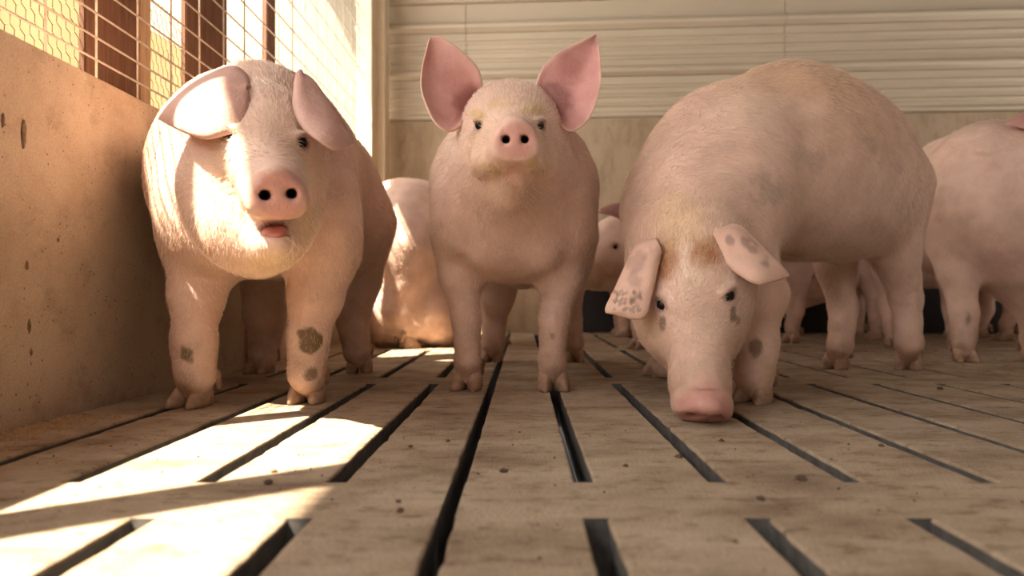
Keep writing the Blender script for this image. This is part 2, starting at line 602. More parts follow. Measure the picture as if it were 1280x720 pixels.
# ---- curtain sheet hanging outside
vs_, fs = [], []
ny, nz = 60, 12
for side in (0, 1):
    for i in range(ny + 1):
        for j in range(nz + 1):
            yy = 0.9 + (2.55 - 0.9) * i / ny
            zz = 0.45 + (1.03 - 0.45) * j / nz
            xx = -1.13 + 0.008 * math.sin(yy * 17) + 0.006 * math.sin(zz * 9 + yy * 5) - 0.002 * side
            vs_.append((xx, yy, zz))
nn = (ny + 1) * (nz + 1)
for i in range(ny):
    for j in range(nz):
        q = (i * (nz + 1) + j, (i + 1) * (nz + 1) + j, (i + 1) * (nz + 1) + j + 1, i * (nz + 1) + j + 1)
        fs.append(q)
cur = link('side_curtain', mesh('side_curtain', vs_[:nn], fs, True), M['curtain'])
tag(cur, 'half lowered yellow curtain hanging outside behind the wire netting', 'curtain')


# ================================================================ PIGS
class Field:
    """signed distance volume; smooth unions of ellipsoids and tapered capsules, meshed by surface nets"""
    def __init__(self, lo, hi, h):
        self.h = h
        self.lo = np.asarray(lo, float) - 3 * h
        n = np.ceil((np.asarray(hi) + 3 * h - self.lo) / h).astype(int) + 1
        self.ax = [self.lo[i] + h * np.arange(n[i]) for i in range(3)]
        self.D = np.full(n, 9.0, np.float32)

    def _box(self, lo, hi, pad):
        sl = []
        for i in range(3):
            a = int(np.floor((lo[i] - pad - self.lo[i]) / self.h))
            b = int(np.ceil((hi[i] + pad - self.lo[i]) / self.h)) + 1
            sl.append(slice(max(a, 0), max(min(b, self.D.shape[i]), 0)))
        g = np.meshgrid(*[self.ax[i][sl[i]].astype(np.float32) for i in range(3)], indexing='ij')
        return tuple(sl), g

    def _mix(self, sl, d, k, sub):
        a = self.D[sl]
        if sub:
            a = -a
        h = np.maximum(k - np.abs(a - d), 0) / k
        r = np.minimum(a, d) - h * h * k * 0.25
        self.D[sl] = -r if sub else r

    def ell(self, c, r, R=None, k=0.05, sub=False):
        c = np.asarray(c, float)
        r = np.asarray(r, float)
        R = np.eye(3) if R is None else np.asarray(R, float)      # rows: local axes in world
        ext = np.sqrt(((R * r[:, None]) ** 2).sum(0))
        sl, g = self._box(c - ext, c + ext, k + 3 * self.h)
        if 0 in self.D[sl].shape: return
        q = [g[i] - c[i] for i in range(3)]
        l = [R[i, 0] * q[0] + R[i, 1] * q[1] + R[i, 2] * q[2] for i in range(3)]
        k0 = np.sqrt((l[0] / r[0]) ** 2 + (l[1] / r[1]) ** 2 + (l[2] / r[2]) ** 2) + 1e-6
        k1 = np.sqrt((l[0] / r[0] ** 2) ** 2 + (l[1] / r[1] ** 2) ** 2 + (l[2] / r[2] ** 2) ** 2) + 1e-6
        self._mix(sl, (k0 * (k0 - 1) / k1).astype(np.float32), k, sub)

    def cone(self, a, b, ra, rb, k=0.04, sub=False):
        a = np.asarray(a, float)
        b = np.asarray(b, float)
        rm = max(ra, rb)
        sl, g = self._box(np.minimum(a, b) - rm, np.maximum(a, b) + rm, k + 3 * self.h)
        if 0 in self.D[sl].shape: return
        ab = b - a
        L2 = float(ab @ ab) + 1e-9
        t = ((g[0] - a[0]) * ab[0] + (g[1] - a[1]) * ab[1] + (g[2] - a[2]) * ab[2]) / L2
        t = np.clip(t, 0, 1)
        d = np.sqrt((g[0] - a[0] - t * ab[0]) ** 2 + (g[1] - a[1] - t * ab[1]) ** 2 + (g[2] - a[2] - t * ab[2]) ** 2)
        self._mix(sl, (d - (ra + (rb - ra) * t)).astype(np.float32), k, sub)

    def disc(self, c, n, up, R, Rv, th, rnd, k=0.02):
        """rounded elliptical disc, normal n"""
        c = np.asarray(c, float)
        n = nrm(n)
        up = nrm(up - n * (up @ n))
        sd = np.cross(up, n)
        e = max(R, Rv) + rnd
        sl, g = self._box(c - e, c + e, k + 3 * self.h)
        if 0 in self.D[sl].shape: return
        q = [g[i] - c[i] for i in range(3)]
        x = q[0] * n[0] + q[1] * n[1] + q[2] * n[2]
        y_ = q[0] * sd[0] + q[1] * sd[1] + q[2] * sd[2]
        z_ = q[0] * up[0] + q[1] * up[1] + q[2] * up[2]
        y_ = y_ * (1 + 0.20 * z_ / Rv)
        rr = (np.sqrt((y_ / R) ** 2 + (z_ / Rv) ** 2) - 1) * min(R, Rv)
        dx = np.abs(x) - th
        d = np.sqrt(np.maximum(rr, 0) ** 2 + np.maximum(dx, 0) ** 2) + np.minimum(np.maximum(rr, dx), 0) - rnd
        self._mix(sl, d.astype(np.float32), k, False)

    def hit(self, u, v, y0, y1):
        """first surface point on the sight line through photo pixel (u, v)"""
        ys = np.arange(y0, y1, self.h * 0.4)
        pts = np.stack([(u - VU) / FPX * ys, ys, CH + (VV - v) / FPX * ys], 1)
        ii = np.round((pts - self.lo) / self.h).astype(int)
        ok = ((ii >= 0) & (ii < np.array(self.D.shape))).all(1)
        for p, i, o in zip(pts, ii, ok):
            if o and self.D[i[0], i[1], i[2]] < 0:
                return p
        return pts[len(pts) // 2]

    def mesh(self):
        D = self.D
        S = D < 0
        nx, ny, nz = D.shape
        c = np.zeros((nx - 1, ny - 1, nz - 1), np.uint8)
        for i in (0, 1):
            for j in (0, 1):
                for k in (0, 1):
                    c += S[i:nx - 1 + i, j:ny - 1 + j, k:nz - 1 + k]
        act = np.argwhere((c > 0) & (c < 8))
        idx = -np.ones(c.shape, np.int64)
        idx[act[:, 0], act[:, 1], act[:, 2]] = np.arange(len(act))
        acc = np.zeros((len(act), 3))
        cnt = np.zeros(len(act))
        cor = [(i, j, k) for i in (0, 1) for j in (0, 1) for k in (0, 1)]
        for p in cor:
            for ax in range(3):
                if p[ax]: continue
                q = list(p)
                q[ax] = 1
                dp = np.clip(D[act[:, 0] + p[0], act[:, 1] + p[1], act[:, 2] + p[2]], -1, 1)
                dq = np.clip(D[act[:, 0] + q[0], act[:, 1] + q[1], act[:, 2] + q[2]], -1, 1)
                cr = (dp < 0) != (dq < 0)
                t = np.where(cr, dp / np.where(cr, dp - dq, 1), 0)
                pos = np.array(p, float)[None].repeat(len(act), 0)
                pos[:, ax] += t
                acc[cr] += pos[cr]
                cnt[cr] += 1
        V = (act + acc / cnt[:, None]) * self.h + self.lo
        quads = []
        for ax in range(3):
            sa = [slice(None)] * 3
            sb = [slice(None)] * 3
            sa[ax] = slice(0, -1)
            sb[ax] = slice(1, None)
            A, B = S[tuple(sa)], S[tuple(sb)]
            e = np.argwhere(A != B)
            o1, o2 = [(1, 2), (2, 0), (0, 1)][ax]
            ok = (e[:, o1] > 0) & (e[:, o2] > 0) & (e[:, o1] < D.shape[o1] - 1) & (e[:, o2] < D.shape[o2] - 1)
            e = e[ok]
            flip = A[e[:, 0], e[:, 1], e[:, 2]]
            def cell(d1, d2):
                f = e.copy()
                f[:, o1] -= d1
                f[:, o2] -= d2
                return idx[f[:, 0], f[:, 1], f[:, 2]]
            q = np.stack([cell(1, 1), cell(0, 1), cell(0, 0), cell(1, 0)], 1)
            q[~flip] = q[~flip][:, ::-1]
            quads.append(q)
        Q = np.concatenate(quads)
        Q = Q[(Q >= 0).all(1)]
        # light smoothing
        E = np.concatenate([Q[:, [0, 1]], Q[:, [1, 2]], Q[:, [2, 3]], Q[:, [3, 0]]])
        deg = np.bincount(E[:, 0], minlength=len(V)) + np.bincount(E[:, 1], minlength=len(V))
        for lam in (0.5, -0.35, 0.5, -0.35):
            s = np.stack([np.bincount(E[:, 0], V[E[:, 1], i], len(V)) + np.bincount(E[:, 1], V[E[:, 0], i], len(V)) for i in range(3)], 1)
            V = V + lam * (s / deg[:, None] - V)
        return V, Q


def vnormals(V, Q):
    n = np.cross(V[Q[:, 2]] - V[Q[:, 0]], V[Q[:, 3]] - V[Q[:, 1]])
    N = np.zeros_like(V)
    for i in range(4):
        for a in range(3):
            N[:, a] += np.bincount(Q[:, i], n[:, a], len(V))
    return N / (np.linalg.norm(N, axis=1, keepdims=True) + 1e-12)


def snoise(V, scale, seed=0):
    return np.array([mnoise.noise(Vector((v[0] * scale + seed * 7.3, v[1] * scale, v[2] * scale))) for v in V])


def sstep(a, b, x):
    t = np.clip((x - a) / (b - a), 0, 1)
    return t * t * (3 - 2 * t)


PINK = np.array([0.78, 0.555, 0.46])


def set_col(me, C):
    at = me.color_attributes.new('Col', 'FLOAT_COLOR', 'POINT')
    a = np.ones((len(C), 4), np.float32)
    a[:, :3] = np.clip(C, 0, 1)
    at.data.foreach_set('color', a.ravel())


# ---- hooves, shared by every foot
def hoof_meshes():
    vs_, fs = [], []
    rings = [(0.0, .050, -.026, .0150), (.007, .050, -.0275, .0172), (.020, .041, -.027, .0175), (.034, .028, -.025, .0165),
             (.047, .016, -.022, .0145), (.056, .004, -.014, .007)]
    n = 18
    for s in (-1, 1):
        b0 = len(vs_)
        for (z, xf, xb, hw) in rings:
            cx, a = (xf + xb) / 2, (xf - xb) / 2
            for t in range(n):
                th = 2 * math.pi * t / n
                co = math.cos(th)
                x = cx + a * co
                y_ = hw * math.sin(th) * (1 - 0.38 * max(co, 0) ** 2)
                yo = s * (.0172 + 0.10 * max(x, 0) + (.0005 if z < .03 else -.002))
                vs_.append((x, y_ + yo, z))
        for k in range(len(rings) - 1):
            for t in range(n):
                t2 = (t + 1) % n
                fs.append((b0 + k * n + t, b0 + k * n + t2, b0 + (k + 1) * n + t2, b0 + (k + 1) * n + t))
        fs.append(tuple(b0 + t for t in range(n))[::-1])
        fs.append(tuple(b0 + (len(rings) - 1) * n + t for t in range(n)))
    a = mesh('hoof', vs_, fs, True)
    f = Field((-0.03, -0.03, -0.03), (0.03, 0.03, 0.03), 0.002)
    f.cone((0.004, 0, 0.014), (-0.006, 0, -0.012), 0.0115, 0.0065, k=0.004)
    V, Q = f.mesh()
    return a, fast_mesh('dewclaw', V, Q)


HOOF, DEW = hoof_meshes()
HOOF.materials.append(M['hoof'])
DEW.materials.append(M['hoof'])


def sphere_mesh(name, r, sx=1, sy=1, sz=1):
    bm = bmesh.new()
    bmesh.ops.create_uvsphere(bm, u_segments=20, v_segments=12, radius=r)
    for v in bm.verts:
        v.co.x *= sx
        v.co.y *= sy
        v.co.z *= sz
    for f in bm.faces:
        f.smooth = True
    me = bpy.data.meshes.new(name)
    bm.to_mesh(me)
    bm.free()
    return me


def resample(pts, n):
    """smooth (Catmull-Rom) resampling of a polyline by arc length"""
    p = np.asarray(pts, float)
    q = np.vstack([2 * p[0] - p[1], p, 2 * p[-1] - p[-2]])
    out = []
    for i in range(1, len(q) - 2):
        for t in np.linspace(0, 1, 12, endpoint=False):
            a, b, c, d = q[i - 1], q[i], q[i + 1], q[i + 2]
            out.append(0.5 * (2 * b + (c - a) * t + (2 * a - 5 * b + 4 * c - d) * t * t + (3 * b - a - 3 * c + d) * t ** 3))
    out.append(p[-1])
    out = np.array(out)
    s = np.concatenate([[0], np.cumsum(np.linalg.norm(np.diff(out, axis=0), axis=1))])
    u = np.linspace(0, s[-1], n)
    return np.stack([np.interp(u, s, out[:, i]) for i in range(3)], 1)


def ear_mesh(A, B, bulge, th, c_front, c_back, spots=(), seed=0, face=(0, -1, 0)):
    """ear shell lofted between its two margins (base to tip); bulge pushes the middle along the front normal"""
    n, m = 48, 30
    a, b = resample(A, n), resample(B, n)
    mid = np.zeros((n, m, 3))
    for j in range(m):
        t = j / (m - 1)
        mid[:, j] = a * (1 - t) + b * t
    du = np.gradient(mid, axis=0)
    dv = np.gradient(mid, axis=1)
    N = np.cross(du, dv)
    N /= np.linalg.norm(N, axis=2, keepdims=True) + 1e-9
    Nm = nrm(N[4:-6].mean((0, 1)))
    if Nm @ np.asarray(face, float) < 0:
        Nm = -Nm
    t = np.linspace(0, 1, m)[None, :, None]
    s = np.linspace(0, 1, n)[:, None, None]
    prof = (4 * t * (1 - t)) ** 0.75 * (1 - s ** 3)
    wav = np.array([[mnoise.noise(Vector((s_ * 3, t_ * 2.5, seed))) for t_ in np.linspace(0, 1, m)] for s_ in np.linspace(0, 1, n)])
    mid = mid + Nm * (bulge * prof) + Nm * (0.006 * wav[..., None] * prof)
    du = np.gradient(mid, axis=0)
    dv = np.gradient(mid, axis=1)
    N = np.cross(du, dv)
    ln = np.linalg.norm(N, axis=2, keepdims=True)
    N = np.where(ln > 1e-7, N / (ln + 1e-12), Nm)
    if N[n // 3, m // 2] @ Nm < 0:
        N = -N
    edge = np.minimum(1, np.minimum(t, 1 - t) / 0.16) ** 0.5 * np.minimum(1, (1 - s) / 0.10) ** 0.5
    T = th * (0.35 + 0.65 * edge) * (1.5 - 0.8 * s)
    F, Bk = mid + N * T / 2, mid - N * T / 2
    V = np.concatenate([F.reshape(-1, 3), Bk.reshape(-1, 3)])
    o = n * m
    q = []
    for i in range(n - 1):
        for j in range(m - 1):
            q.append((i * m + j, (i + 1) * m + j, (i + 1) * m + j + 1, i * m + j + 1))
            q.append((o + i * m + j, o + i * m + j + 1, o + (i + 1) * m + j + 1, o + (i + 1) * m + j))
    ring = [(0, j) for j in range(m)] + [(i, m - 1) for i in range(1, n)] + [(n - 1, j) for j in range(m - 2, -1, -1)] + [(i, 0) for i in range(n - 2, 0, -1)]
    for i in range(len(ring)):
        r1, r2 = ring[i], ring[(i + 1) % len(ring)]
        p1, p2 = r1[0] * m + r1[1], r2[0] * m + r2[1]
        q.append((p1, p2, o + p2, o + p1))
    me = mesh('ear', V, q, True)
    bm = bmesh.new()
    bm.from_mesh(me)
    bmesh.ops.recalc_face_normals(bm, faces=list(bm.faces))
    bm.to_mesh(me)
    bm.free()
    C = np.zeros((2 * o, 3))
    nz = snoise(V, 30, seed)
    C[:o] = c_front
    C[o:] = c_back
    ed = np.concatenate([(1 - edge).reshape(-1)] * 2)
    C = C * (1 - 0.25 * ed[:, None]) + np.array([0.85, 0.66, 0.52]) * 0.25 * ed[:, None]
    C *= (1 + 0.10 * nz)[:, None]
    for (c, r, col, al) in spots:
        if len(c) == 2:
            d = np.hypot(VU + FPX * V[:, 0] / V[:, 1] - c[0], VV - FPX * (V[:, 2] - CH) / V[:, 1] - c[1]) + 5 * snoise(V, 60, seed + 3) * (r > 5)
            d[o:] = 99
        else:
            d = np.linalg.norm(V - np.asarray(c), axis=1) + 0.012 * snoise(V, 45, seed + 3)
        w = (al * sstep(r, r * 0.5, d))[:, None]
        C = C * (1 - w) + np.asarray(col) * w
    set_col(me, C)
    me.materials.append(M['ear'])
    return me


def rot_frame(F, U):
    F = nrm(F)
    U = np.asarray(U, float)
    U = nrm(U - F * (U @ F))
    Lf = np.cross(U, F)
    return np.stack([F, Lf, U])


def pig(label, S, H, body, legs, head, ears=(), paint=(), res=0.006, hair=0, tail=True, extra=None, seed=0, tone=1.0,
        loc=None, hooves=True, mouth=None, base_col=PINK, legdirt=1.0, group='pigs in the pen', tint=(0.96, 0.85, 0.72), eyes_px=None, late=None):
    """S, H: ground points under shoulders and hips.  body: ellipsoids (f, l, z, rf, rl, rz, k) along the body axis.
    legs: list of dicts(points, radii, yaw).  head: dict(c, F, U, s)"""
    S = np.array([S[0], S[1], 0.0])
    H = np.array([H[0], H[1], 0.0])
    fw = nrm(S - H)
    RB = rot_frame(fw, (0, 0, 1))
    root = empty('pig', tuple((S + H) / 2))
    tag(root, label, 'pig', group)
    org = (S + H) / 2
    pts = [np.array([S[0], S[1], 0.0]), H]
    prim = []
    for (f, l, z, rf, rl, rz, k) in body:
        c = S + fw * f + RB[1] * l + np.array([0, 0, z])
        prim.append(('e', c, (rf, rl, rz), RB, k))
        m_ = max(rf, rl, rz)
        pts += [c - m_, c + m_]
    hc, HR, hs = np.asarray(head['c'], float), rot_frame(head['F'], head['U']), head.get('s', 1.0)
    def HP(x, y_, z): return hc + hs * (x * HR[0] + y_ * HR[1] + z * HR[2])
    pts += [hc - 0.36 * hs, hc + 0.36 * hs]
    for lg in legs:
        for p in lg['p']:
            pts += [np.asarray(p) - 0.13, np.asarray(p) + 0.13]
    pts = np.array(pts)
    lo, hi = pts.min(0), pts.max(0)
    lo[2] = max(lo[2], -0.01)
    F = Field(lo, hi, res)
    for (_, c, r, R, k) in prim:
        F.ell(c, r, R, k)
    # neck
    for (a, b, ra, rb, k) in head.get('neck', ()):
        F.cone(a, b, ra, rb, k)
    # legs
    for lg in legs:
        p, r = lg['p'], lg['r']
        if len(p) == 5:
            p = p[:3] + [(p[2] + p[3]) / 2] + p[3:]
            r = r[:2] + [r[2] * 1.02, r[2] * 0.84, r[3] * 0.98, r[4] * 0.84]
        for i in range(len(p) - 1):
            F.cone(p[i], p[i + 1], r[i], r[i + 1], lg.get('k', 0.05) if i == 0 else 0.025)
        if 'ham' in lg:
            for (c, rr, k) in lg['ham']:
                F.ell(c, rr, RB, k)
    # head
    jw = head.get('jowl', 1.0)
    def E(x, y_, z, rx, ry, rz, k, sub=False): F.ell(HP(x, y_, z), np.array([rx, ry, rz]) * hs, HR, k * hs, sub)
    def CN(a, b, ra, rb, k, sub=False): F.cone(HP(*a), HP(*b), ra * hs, rb * hs, k * hs, sub)
    D, dz = head.get('disc', (0.245, -0.030))
    E(0, 0, 0, .115, .100, .105, .06)
    E(.055, 0, .025, .085, .080, .055, .05)
    for s in (-1, 1):
        E(-.01, .055 * s, -.07, .105, .07 * jw, .095 * jw, head.get('jk', .05))
        E(.085, .046 * s, -.040, .080, .046, .055, .05)
        E(D - .046, .024 * s, dz - .022, .044, .021, .025, .022)     # upper lip
    CN((.05, 0, .005), (D - .024, 0, dz), .080, head.get('mr', .036), .05)
    CN((.03, 0, -.100), (D - .080, 0, dz - .056), .060, .028, .03)
    sn = head.get('dn', (1, 0, 0.0))
    dc = HP(D, 0, dz)
    dn = sn[0] * HR[0] + sn[2] * HR[2]
    du = HR[2]
    R_, Rv = head.get('dr', (.033, .032))
    F.disc(dc, dn, du, R_ * hs, Rv * hs, .006 * hs, .010 * hs, k=0.018 * hs)
    dnn = nrm(dn)
    dup = nrm(du - dnn * (du @ dnn))
    F.ell(dc + dnn * .010 * hs + dup * 0.036 * hs, np.array([.010, .018, .010]) * hs, HR, .016 * hs)
    nst = []
    for s in (-1, 1):
        a = dc + dnn * .028 * hs + HR[1] * (.0185 * s * hs) + dup * 0.002 * hs
        b = dc - dnn * .014 * hs + HR[1] * (.0225 * s * hs) + dup * 0.000 * hs
        F.cone(a, b, .0098 * hs, .0075 * hs, .006 * hs, True)
        nst.append(dc + dnn * .016 * hs + HR[1] * (.0188 * s * hs) + dup * 0.002 * hs)
    # mouth
    if mouth is None:
        for s in (-1, 1):
            CN((D - .012, .004 * s, dz - .046), (D - .045, .040 * s, dz - .058), .005, .0045, .006, True)
            CN((D - .045, .040 * s, dz - .058), (D - .100, .068 * s, dz - .040), .0045, .003, .006, True)
    else:
        for (a, r) in mouth:
            E(*a, *r, .010, True)
    if tail:
        tb = H - fw * 0.17 + np.array([0, 0, 0.60])
        F.cone(tb, tb - fw * 0.08 + np.array([0, 0, -0.02]), .022, .014, .03)
        F.cone(tb - fw * 0.08 + np.array([0, 0, -0.02]), tb - fw * 0.10 + RB[1] * 0.03 + np.array([0, 0, -0.10]), .014, .009, .015)
    if extra:
        extra(F, HP, HR)
    # eyes: lids raised round a narrow opening
    eyes = []
    for s in (-1, 1):
        if eyes_px:
            u, v, ya, yb = eyes_px[0 if s < 0 else 1]
            e = F.hit(u, v, ya, yb)
            out = nrm(np.array([0, 0, CH]) - e)
            out = nrm(out + 0.8 * s * HR[1])
        else:
            e = HP(.092, .080 * s, .032)
            out = nrm(HR[0] + 0.9 * s * HR[1])
        upv = nrm(HR[2] - out * (HR[2] @ out)) if abs(HR[2] @ out) < .95 else HR[2]
        RE = np.stack([out, np.cross(upv, out), upv])
        F.ell(e + upv * .011 * hs - out * .003 * hs, np.array([.010, .021, .008]) * hs, RE, .010 * hs)
        F.ell(e - upv * .010 * hs - out * .004 * hs, np.array([.009, .018, .006]) * hs, RE, .010 * hs)
        F.ell(e + out * .004 * hs, np.array([.013, .0125, .0075]) * hs, RE, .006 * hs, True)
        eyes.append((e - out * .0065 * hs, e, out))
    if late:
        late(F, HP, HR)
    V, Q = F.mesh()
    N = vnormals(V, Q)
    # slackness of hide: shallow lumps and folds
    fade = sstep(0.06, 0.2, np.linalg.norm(V - dc, axis=1))[:, None]
    V = V + N * fade * (0.0045 * snoise(V, 8, seed + 5) + 0.0016 * snoise(V, 24, seed + 6))[:, None]
    pu = VU + FPX * V[:, 0] / V[:, 1]
    pv = VV - FPX * (V[:, 2] - CH) / V[:, 1]
    # --- colours: bare skin, pinker snout, dirt, patches
    C = np.tile(base_col * tone, (len(V), 1))
    n1 = snoise(V, 7, seed)
    n2 = snoise(V, 28, seed + 1)
    n3 = snoise(V, 75, seed + 2)
    C *= (1 + 0.06 * n1 + 0.04 * n2)[:, None]
    def put(c, r, col, al, sharp=0.5, wob=0.25):
        d = np.linalg.norm(V - np.asarray(c), axis=1)
        near = d < r * 1.7
        if not near.any(): return
        dd = d[near] + r * wob * (n2[near] + 0.6 * n3[near])
        w = (al * sstep(r, r * sharp, dd))[:, None]
        C[near] = C[near] * (1 - w) + np.asarray(col) * w
    # lower legs grubby
    w = (legdirt * sstep(0.21, 0.03, V[:, 2] + 0.06 * n1) * (0.38 + 0.6 * np.clip(n2 + 0.3 * n3, -0.4, 1)))[:, None]
    w = np.clip(w, 0, 0.85)
    C = C * (1 - w) + np.array([0.40, 0.25, 0.15]) * w
    # yellowish muzzle and cheeks, pink snout disc
    put(HP(.12, 0, -.03), .15 * hs, (0.80, 0.60, 0.40), head.get('yellow', 0.35), 0.2)
    put(dc + dnn * .008 * hs, .054 * hs, (0.64, 0.33, 0.29), 0.85, 0.6, 0.12)
    for c in nst:
        for q_ in (.012, .022, .034):
            put(c - dnn * q_ * hs, .0135 * hs, (0.05, 0.018, 0.016), 0.97, 0.8, 0.0)
    for s in (-1, 1):
        put(eyes[(s + 1) // 2][1], .024 * hs, (0.30, 0.16, 0.15), 0.8, 0.3, 0.15)
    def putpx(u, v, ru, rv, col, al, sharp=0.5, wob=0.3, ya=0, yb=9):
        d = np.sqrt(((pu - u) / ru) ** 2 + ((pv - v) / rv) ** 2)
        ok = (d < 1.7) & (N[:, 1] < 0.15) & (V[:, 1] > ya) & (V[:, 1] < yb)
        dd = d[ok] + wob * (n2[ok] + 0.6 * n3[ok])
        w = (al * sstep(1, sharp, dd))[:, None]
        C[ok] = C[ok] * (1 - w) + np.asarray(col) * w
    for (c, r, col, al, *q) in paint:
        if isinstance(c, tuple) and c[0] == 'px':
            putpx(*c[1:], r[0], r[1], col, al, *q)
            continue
        if isinstance(c, tuple) and c[0] == 'h':
            c = HP(*c[1:])
        put(c, r, col, al, *(q or (0.5,)))
    me = fast_mesh('pig_body', V - org, Q)
    set_col(me, C)
    me.materials.append(M['skin'])
    bo = link('body', me, None, root)
    # eyes
    for (ec, _, _) in eyes:
        o = link('eye', sphere_mesh('eye', 0.0115 * hs), M['eye'], root)
        o.location = tuple(ec - org)
    # feet
    for lg in legs:
        if lg.get('nohoof'): continue
        p = np.asarray(lg['p'][-1])
        yaw = lg['yaw']
        sc = lg.get('hs', 1.0)
        c, s_ = math.cos(yaw), math.sin(yaw)
        ho = link('hoof', HOOF, None, root)
        ho.location = tuple(np.array([p[0], p[1], lg.get('fz', 0.0)]) - org)
        ho.rotation_euler = (lg.get('roll', 0), lg.get('pitch', 0), yaw)
        ho.scale = (sc * 1.08, sc * 1.08, sc * 1.08)
        for s in (-1, 1):
            dw = link('dewclaw', DEW, None, root)
            off = np.array([c * -.036 - s_ * .026 * s, s_ * -.036 + c * .026 * s, .048]) * sc
            dw.location = tuple(np.array([p[0], p[1], lg.get('fz', 0.0)]) + off - org)
            dw.rotation_euler = (0, 0, yaw)
            dw.scale = (sc, sc, sc)
    for e in ears:
        em = ear_mesh(**e)
        eo = link('ear', em, None, root)
        eo.location = tuple(-org)
    if hair:
        bristles(root, V, Q, N, org, fw, dc, hs, hair, seed, hc, HR, C, tint)
    return root


def bristles(root, V, Q, N, org, fw, dc, hs, count, seed, hc, HR, C, tint):
    r = np.random.default_rng(seed + 50)
    a = 0.5 * np.linalg.norm(np.cross(V[Q[:, 2]] - V[Q[:, 0]], V[Q[:, 3]] - V[Q[:, 1]]), axis=1)
    fi = r.choice(len(Q), count, p=a / a.sum())
    u, w = r.random(count), r.random(count)
    q = V[Q[fi]]
    p = (q[:, 0] * ((1 - u) * (1 - w))[:, None] + q[:, 1] * (u * (1 - w))[:, None] + q[:, 2] * (u * w)[:, None] + q[:, 3] * ((1 - u) * w)[:, None])
    n = N[Q[fi]].mean(1)
    n /= np.linalg.norm(n, axis=1, keepdims=True)
    keep = (p[:, 2] > 0.05) & (np.linalg.norm(p - dc, axis=1) > 0.058 * hs) & (r.random(count) < np.clip(0.35 + p[:, 2] * 2, 0, 1))
    p, n = p[keep], n[keep]
    k = len(p)
    # coat lies back and down on the body, up the forehead on the head
    flow = -fw * 0.75 + np.array([0, 0, -0.75])
    fl = np.tile(flow, (k, 1))
    dh = np.linalg.norm(p - hc, axis=1)
    wh = sstep(0.24, 0.12, dh)[:, None]
    fl = fl * (1 - wh) + (-HR[0] * 0.9 + np.array([0, 0, 0.15])) * wh
    nz = np.array([mnoise.noise_vector(Vector(tuple(x * 9))) for x in p])
    fl = fl + 0.55 * nz + 0.22 * r.normal(size=(k, 3))
    t = fl - n * (fl * n).sum(1, keepdims=True)
    t /= np.linalg.norm(t, axis=1, keepdims=True) + 1e-9
    L = ((0.0085 + 0.008 * r.random(k)) * np.clip(0.45 + 1.6 * p[:, 2], 0.5, 1.1))[:, None]
    P0 = p - n * 0.0008
    P1 = p + n * L * 0.12 + t * L * 0.36
    P2 = p + n * L * 0.18 + t * L * 0.70
    P3 = p + n * L * 0.19 + t * L
    pos = np.stack([P0, P1, P2, P3], 1).reshape(-1, 3) - org
    cu = bpy.data.hair_curves.new('bristles')
    cu.add_curves([4] * k)
    cu.position_data.foreach_set('vector', pos.astype(np.float32).ravel())
    ra = cu.attributes.get('radius') or cu.attributes.new('radius', 'FLOAT', 'POINT')
    ra.data.foreach_set('value', np.tile(np.array([.00030, .00027, .00020, .00006], np.float32), k))
    ca = cu.attributes.new('Col', 'FLOAT_COLOR', 'CURVE')
    cc = np.ones((k, 4), np.float32)
    cc[:, :3] = np.clip((C[Q[fi[keep], 0]] * 0.55 + np.asarray(tint) * 0.45) * (0.86 + 0.26 * r.random((k, 1))), 0, 1)
    ca.data.foreach_set('color', cc.ravel())
    cu.materials.append(M['hair'])
    o = bpy.data.objects.new('bristles', cu)
    COL.objects.link(o)
    o.parent = root
    o['kind'] = 'stuff'
    return o


def leg(p, r, yaw, **kw):
    return dict(p=[np.asarray(q, float) for q in p], r=r, yaw=yaw, **kw)


YAW_CAM = -math.pi / 2
DUNG = (0.16, 0.10, 0.045)
EARIN = np.array([0.58, 0.31, 0.28])
EAROUT = np.array([0.78, 0.53, 0.43])
WHITE = np.array([0.84, 0.66, 0.52])

